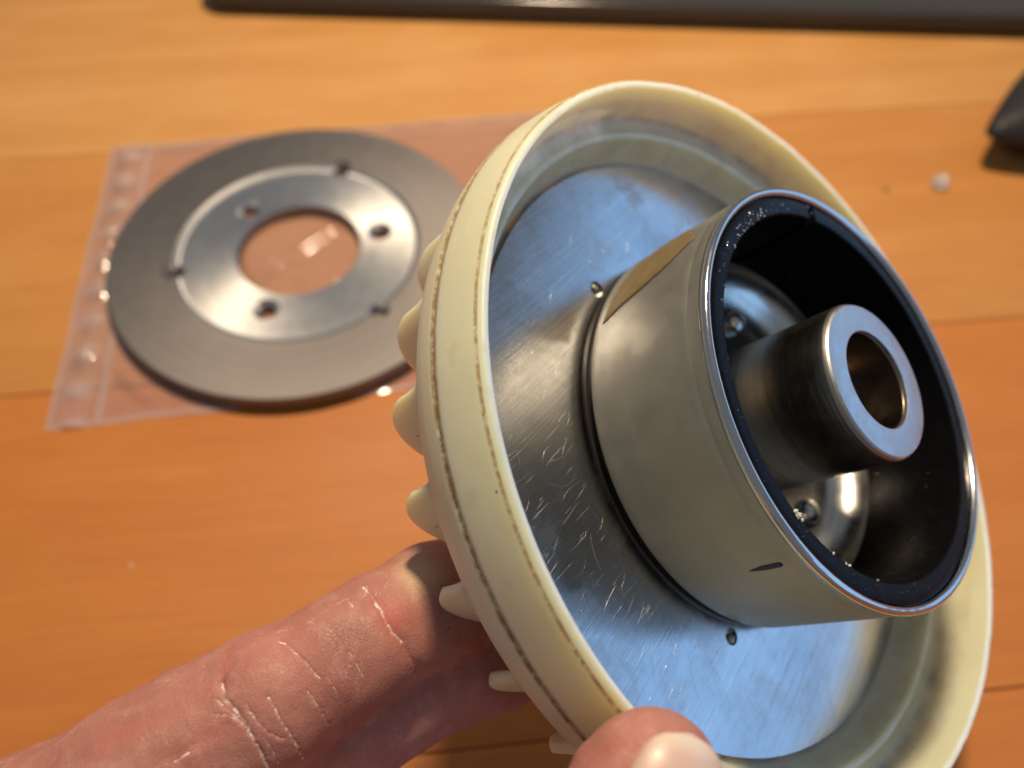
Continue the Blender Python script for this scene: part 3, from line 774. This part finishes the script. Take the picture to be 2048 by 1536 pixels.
def hand_sdf(p):
    f = np.minimum(chain(p, INDEX, 2.5), chain(p, MIDDLE, 2.5))
    pm_ = smin(chain(p, PALM, 3), chain(p, PALM2, 3), 4)
    return smin(smin(f, pm_, 5), chain(p, THUMB, 2.5), 4)
def surface_nets(fun, lo, hi, h):
    n = np.ceil((hi-lo)/h).astype(int)+1
    ax = [lo[i]+h*np.arange(n[i]) for i in range(3)]
    F = np.empty(n, np.float32)
    for i in range(n[0]):
        g = np.stack(np.meshgrid([ax[0][i]], ax[1], ax[2], indexing='ij'), -1)[0]
        F[i] = fun(g)
    S = F < 0
    c = [S[i:n[0]-1+i, j:n[1]-1+j, k:n[2]-1+k] for i in (0, 1) for j in (0, 1) for k in (0, 1)]
    cnt = sum(x.astype(np.int8) for x in c); act = (cnt > 0) & (cnt < 8)
    idx = -np.ones(act.shape, int); cells = np.argwhere(act); idx[act] = np.arange(len(cells))
    acc = np.zeros((len(cells), 3)); num = np.zeros(len(cells))
    for d in range(3):
        o = [x for x in range(3) if x != d]
        for u in (0, 1):
            for v in (0, 1):
                off = np.zeros(3, int); off[o[0]] = u; off[o[1]] = v
                q = cells+off; q2 = q.copy(); q2[:, d] += 1
                fa, fb = F[tuple(q.T)], F[tuple(q2.T)]; m_ = (fa < 0) != (fb < 0)
                t = np.where(m_, fa/np.where(m_, fa-fb, 1), 0)
                pt = off+np.zeros((len(cells), 3)); pt[:, d] += t
                acc[m_] += pt[m_]; num[m_] += 1
    vts = lo+h*(cells+acc/num[:, None])
    faces = []
    for d in range(3):
        o1, o2 = (d+1) % 3, (d+2) % 3
        sl0 = [slice(0, n[i]) for i in range(3)]; sl1 = list(sl0); sl0[d] = slice(0, n[d]-1); sl1[d] = slice(1, n[d])
        ch = S[tuple(sl0)] != S[tuple(sl1)]
        e = np.argwhere(ch); e = e[(e[:, o1] > 0) & (e[:, o2] > 0) & (e[:, o1] < n[o1]-1) & (e[:, o2] < n[o2]-1)]
        def cell(a_, b_):
            q = e.copy(); q[:, o1] -= a_; q[:, o2] -= b_; return idx[tuple(q.T)]
        qd = np.stack([cell(0, 0), cell(1, 0), cell(1, 1), cell(0, 1)], 1)
        fl = S[tuple(e.T)]; qd[~fl] = qd[~fl][:, ::-1]; faces.append(qd)
    return vts, np.concatenate(faces)
allj = np.array([j[0] for ch_ in (INDEX, MIDDLE, THUMB, PALM, PALM2) for j in ch_]); allr = np.array([j[1] for ch_ in (INDEX, MIDDLE, THUMB, PALM, PALM2) for j in ch_])
lo = (allj-allr[:, None]).min(0)-3; hi = (allj+allr[:, None]).max(0)+3
hv, hf = surface_nets(hand_sdf, lo, hi, 0.85)
def grad(p, e=0.05):
    return np.stack([(hand_sdf(p+np.eye(3)[i]*e)-hand_sdf(p-np.eye(3)[i]*e))/(2*e) for i in range(3)], -1)
for _ in range(2):
    hv = hv - hand_sdf(hv)[:, None]*grad(hv)
# creases: curves laid on the finger's own surface
CAMP = np.array([0, 0, CAM_H])
def on_hand(px, py):
    d = ROT @ np.array([(px-1024)/FPX, (py-768)/FPX, 1.0]); d /= np.linalg.norm(d); t = 60.0
    for _ in range(90):
        s = float(hand_sdf((CAMP+d*t)[None])[0])
        if s < 0.004: break
        t += s*0.9
        if t > 200: return None
    return CAMP+d*t
def crop(pts): return [(80+x/2.327, 1000+y/2.327) for x, y in pts]
CREASES = [  # (points, groove depth mm, dryness, half width mm)
 (crop([(1500, 400), (1560, 470), (1600, 540), (1640, 610), (1690, 665)]), 0.28, 1.0, 0.20),
 (crop([(1120, 655), (1180, 700), (1250, 770), (1300, 830)]), 0.20, 0.9, 0.11), (crop([(1330, 820), (1365, 860), (1390, 910)]), 0.12, 0.6, 0.08),
 (crop([(840, 850), (870, 930), (930, 1000), (980, 1080), (1040, 1200), (1060, 1245)]), 0.40, 1.0, 0.20),
 (crop([(820, 930), (900, 1000), (960, 1060), (1010, 1140), (1050, 1200)]), 0.20, 0.9, 0.10),
 (crop([(960, 955), (1010, 1030), (1060, 1080), (1130, 1110)]), 0.2, 0.9, 0.11),
 (crop([(1060, 915), (1110, 1000), (1160, 1080), (1200, 1150), (1222, 1210)]), 0.25, 1.0, 0.14),
 (crop([(1240, 880), (1280, 940), (1330, 1020), (1372, 1105)]), 0.18, 0.75, 0.10),
 (crop([(1440, 705), (1490, 790), (1512, 830)]), 0.12, 0.7, 0.09), (crop([(1420, 450), (1460, 500)]), 0.1, 0.8, 0.12),
 (crop([(1250, 560), (1330, 605)]), 0.1, 0.6, 0.08), (crop([(630, 1215), (690, 1180)]), 0.1, 0.9, 0.13),
 (crop([(1040, 1100), (1080, 1160), (1110, 1240)]), 0.12, 0.8, 0.09), (crop([(800, 990), (880, 1000), (960, 1050)]), 0.15, 0.7, 0.08),
 (crop([(1740, 255), (1640, 320), (1560, 440)]), 0.10, 0.45, 0.08), (crop([(1620, 370), (1575, 450)]), 0.08, 0.5, 0.07),
 (crop([(1000, 650), (1120, 610), (1260, 560), (1420, 455)]), 0.15, 0.45, 0.08), (crop([(770, 770), (755, 840)]), 0.05, 0.4, 0.1),
 (crop([(1480, 350), (1520, 400), (1500, 470)]), 0.2, 0.5, 0.1), (crop([(1700, 690), (1740, 760), (1750, 830)]), 0.2, 0.2, 0.15),
]
FOLDS = [(crop([(880, 680), (862, 760), (845, 850)]), 0.45, 0.45), (crop([(1470, 350), (1560, 450), (1640, 600), (1720, 720), (1760, 800)]), 0.5, 0.9),
         (crop([(560, 1010), (700, 960), (830, 880)]), 0.25, 0.6), (crop([(300, 1130), (470, 1060), (620, 1000)]), 0.18, 0.6), (crop([(620, 1200), (760, 1110), (880, 1060)]), 0.2, 0.6),
         ([(1248, 1534), (1256, 1512), (1274, 1490), (1300, 1474), (1335, 1463), (1370, 1462), (1400, 1474), (1424, 1500)], 0.55, 0.55), ([(1175, 1530), (1200, 1505), (1232, 1480)], 0.12, 0.4), ([(925, 1330), (940, 1375), (942, 1420)], 0.5, 0.7), ([(872, 1350), (888, 1400), (900, 1450)], 0.35, 0.5)]
def curve(pts, step=0.30, jit=0.0):
    q = [on_hand(*p) for p in pts]; q = [x for x in q if x is not None]; out = []
    for a_, b_ in zip(q[:-1], q[1:]):
        n_ = max(2, int(np.linalg.norm(b_-a_)/step)); out += [a_+(b_-a_)*i/n_ for i in range(n_)]
    out = np.array(out+[q[-1]])
    if jit: out = out + np.array([[mnoise.noise(Vector(x*1.3)+Vector((7*i, 0, 0))) for i in range(3)] for x in out])*jit + np.array([[mnoise.noise(Vector(x*4.1)+Vector((7*i, 3, 0))) for i in range(3)] for x in out])*jit*0.5
    return out
cr = [(curve(p, jit=0.20), d, w, hw) for p, d, w, hw in CREASES]; fo_ = [(curve(p), d, w) for p, d, w in FOLDS]
def dist_curve(v, c):
    out = np.full(len(v), 99.0)
    lo_, hi_ = c.min(0)-2.5, c.max(0)+2.5
    m_ = np.all((v > lo_) & (v < hi_), axis=1); ii = np.where(m_)[0]
    if len(ii):
        seg = c[1:]-c[:-1]; sl_ = (seg*seg).sum(1)+1e-9
        pv = v[ii][:, None]-c[None, :-1]; t = np.clip((pv*seg[None]).sum(2)/sl_[None], 0, 1)
        out[ii] = np.linalg.norm(pv-t[..., None]*seg[None], axis=2).min(1)
    return out
hand_me = mesh('hand', hv, [tuple(int(i) for i in f) for f in hf])
bm = bmesh.new(); bm.from_mesh(hand_me); bmesh.ops.recalc_face_normals(bm, faces=bm.faces[:])
for lim in (1.1, 0.75, 0.5):                    # finer mesh along the cracks
    bm.verts.ensure_lookup_table()
    vv = np.array([v.co[:] for v in bm.verts])*1000
    dm = np.min([dist_curve(vv, c) for c, *_ in cr], axis=0)
    edges = [e for e in bm.edges if min(dm[e.verts[0].index], dm[e.verts[1].index]) < lim]
    bmesh.ops.subdivide_edges(bm, edges=edges, cuts=1, use_grid_fill=True)
    bm.verts.index_update()
bmesh.ops.triangulate(bm, faces=[f for f in bm.faces if len(f.verts) > 4])
bm.to_mesh(hand_me); bm.free()
hv = np.empty(len(hand_me.vertices)*3, np.float32); hand_me.vertices.foreach_get('co', hv); hv = hv.reshape(-1, 3).astype(float)*1000
hv = hv - hand_sdf(hv)[:, None]*grad(hv)
g = grad(hv); g /= np.linalg.norm(g, axis=1)[:, None]
disp = np.zeros(len(hv)); dry = np.zeros(len(hv)); red = np.zeros(len(hv))
for c, d, w, hw in cr:
    hw *= 0.85; q = dist_curve(hv, c); disp -= 0.45*d*np.exp(-(q/(hw*2.0))**2); br = np.array([min(1, max(0.12, 0.62+1.1*mnoise.noise(Vector(x*0.9))+0.7*mnoise.noise(Vector(x*3.1)))) if y < 1 else 0 for x, y in zip(hv, q)]); dry = np.maximum(dry, w*br*np.exp(-(q/(hw*(0.35+0.6*br)))**2))
for c, d, w in fo_:
    q = dist_curve(hv, c); disp -= 0.5*d*np.exp(-(q/w)**2); red = np.maximum(red, 0.28*np.exp(-(q/(w*1.5))**2))
q = dist_curve(hv, fo_[0][0]); red = np.maximum(red, 0.5*np.exp(-(q/0.5)**2))
low = np.array([mnoise.noise(Vector(v*0.11)) for v in hv]); mid = np.array([mnoise.noise(Vector(v*0.45)) for v in hv])
disp += 0.28*low + 0.09*mid
def blob(px, py, rad):
    c = on_hand(px, py); return np.exp(-((np.linalg.norm(hv-c, axis=1))/rad)**2)
grime_shade = np.minimum(1, 0.55*np.exp(-(dist_curve(hv, fo_[5][0])/0.45)**2)+1.0*blob(660, 1262, 1.6)+0.8*blob(685, 1277, 1.6)+0.6*blob(725, 1265, 1.8)+0.9*blob(905, 1215, 3.0)+0.7*blob(930, 1260, 4)+0.6*blob(890, 1180, 1.5)+0.5*blob(1225, 1490, 1.5)+0.45*blob(1180, 1515, 2.0)+0.4*blob(1395, 1460, 1.2))  # grime spots, plus crease shade painted along the nail outline
callus = np.minimum(1, blob(838, 1142, 2.9)); disp += 0.25*callus
red = np.minimum(1, red+0.7*blob(790, 1230, 2.2)+0.15*blob(1215, 1500, 3)+0.3*blob(560, 1300, 4))
hv = hv + g*disp[:, None]
hand_me.vertices.foreach_set('co', (hv*MM).astype(np.float32).ravel()); hand_me.update()
for nme, val in (('dry', dry), ('red', red), ('grime_shade', grime_shade), ('callus', callus)): set_attr(hand_me, nme, val)
hand = link('hand', hand_me, SKIN)
tag(hand, 'dry cracked bare hand gripping the flywheel from below, thumb in front', 'hand')
# --- thumb nail: a thin curved plate lying on the thumb
ta, tb = THUMB[0][0], THUMB[2][0]
ax_ = (ta-tb)/np.linalg.norm(ta-tb)            # towards the tip
view = CAMP-THUMB[1][0]; view /= np.linalg.norm(view)
right = ROT[:, 0]
nn = view*0.87 + right*0.50; nn -= ax_*(nn@ax_); nn /= np.linalg.norm(nn); cc = np.cross(ax_, nn)
def skin_hit(o, d):
    t = 0.0
    lo_t, hi_t = 0.0, 20.0
    for _ in range(40):
        m_ = (lo_t+hi_t)/2
        if hand_sdf((o+d*m_)[None])[0] < 0: lo_t = m_
        else: hi_t = m_
    return o+d*lo_t
nv_, nu_ = 22, 18; vs, fs, fe = [], [], []
base_o = THUMB[1][0]
for lay in (0, 1):
    for j in range(nv_+1):
        t = j/nv_; along = -8.0+12.5*t
        wmax = 47*math.sqrt(max(0.02, 1-(abs(2*t-1))**5.0))
        for i in range(nu_+1):
            th = math.radians(wmax*(2*i/nu_-1)); dirv = nn*math.cos(th)+cc*math.sin(th)
            tip = max(0, along-1.2)/2.2
            o = base_o+ax_*min(along, 1.0); dd = dirv+ax_*0.85*max(0, along-1.0)/2.4; dd /= np.linalg.norm(dd)
            h_ = skin_hit(o, dd)
            p = h_+dd*(0.50 if lay else -0.45) - dd*0.18*(abs(2*i/nu_-1)**4 if lay else 0) - dd*(0.25*max(0, 1-t/0.12) if lay else 0)
            vs.append(p); fe.append(max(0, min(1, (t-0.86)/0.07)))
    o0 = lay*(nv_+1)*(nu_+1)
    for j in range(nv_):
        for i in range(nu_):
            a_ = o0+j*(nu_+1)+i; q = (a_, a_+1, a_+nu_+2, a_+nu_+1); fs.append(q if lay else q[::-1])
tot = (nv_+1)*(nu_+1)
rim = [i for i in range(nu_+1)] + [j*(nu_+1)+nu_ for j in range(1, nv_+1)] + [nv_*(nu_+1)+i for i in range(nu_-1, -1, -1)] + [j*(nu_+1) for j in range(nv_-1, 0, -1)]
for k in range(len(rim)):
    a_, b_ = rim[k], rim[(k+1) % len(rim)]; fs.append((a_, b_, tot+b_, tot+a_))
nme_ = mesh('thumb_nail', vs, fs); fix_normals(nme_); set_attr(nme_, 'free_edge', fe)
nail = link('thumb_nail', nme_, NAIL, hand); nail['label'] = 'broad pale thumb nail'

# ================================================================== bits lying on the table
def bit(px, py, size, material, name, label, cat, flat=0.6):
    c = on_z(px, py, size*0.4)
    bm = bmesh.new(); bmesh.ops.create_icosphere(bm, subdivisions=2, radius=size*MM)
    sd = random.uniform(0, 50)
    for v in bm.verts:
        k = mnoise.noise(Vector(v.co)*900/size+Vector((sd, 0, 0))); v.co *= 1+0.45*k; v.co.z *= flat
    zmin = min(v.co.z for v in bm.verts)
    me = bpy.data.meshes.new(name); bm.to_mesh(me); bm.free()
    o = link(name, me, material, None, smooth=False); o.location = (c[0]*MM, c[1]*MM, -zmin); tag(o, label, cat); return o
bit(1880, 367, 2.6, CLEAR, 'plastic_shard', 'small clear glinting plastic shard near the mouse', 'shard', 0.75)
bit(1772, 378, 0.9, CRUMB, 'crumb', 'tiny dark crumb on the wood left of the clear shard', 'crumb', 0.25)
bit(262, 1131, 0.32, SPECK, 'dust_speck', 'pale dust speck on the wood above the wrist', 'speck', 0.4)
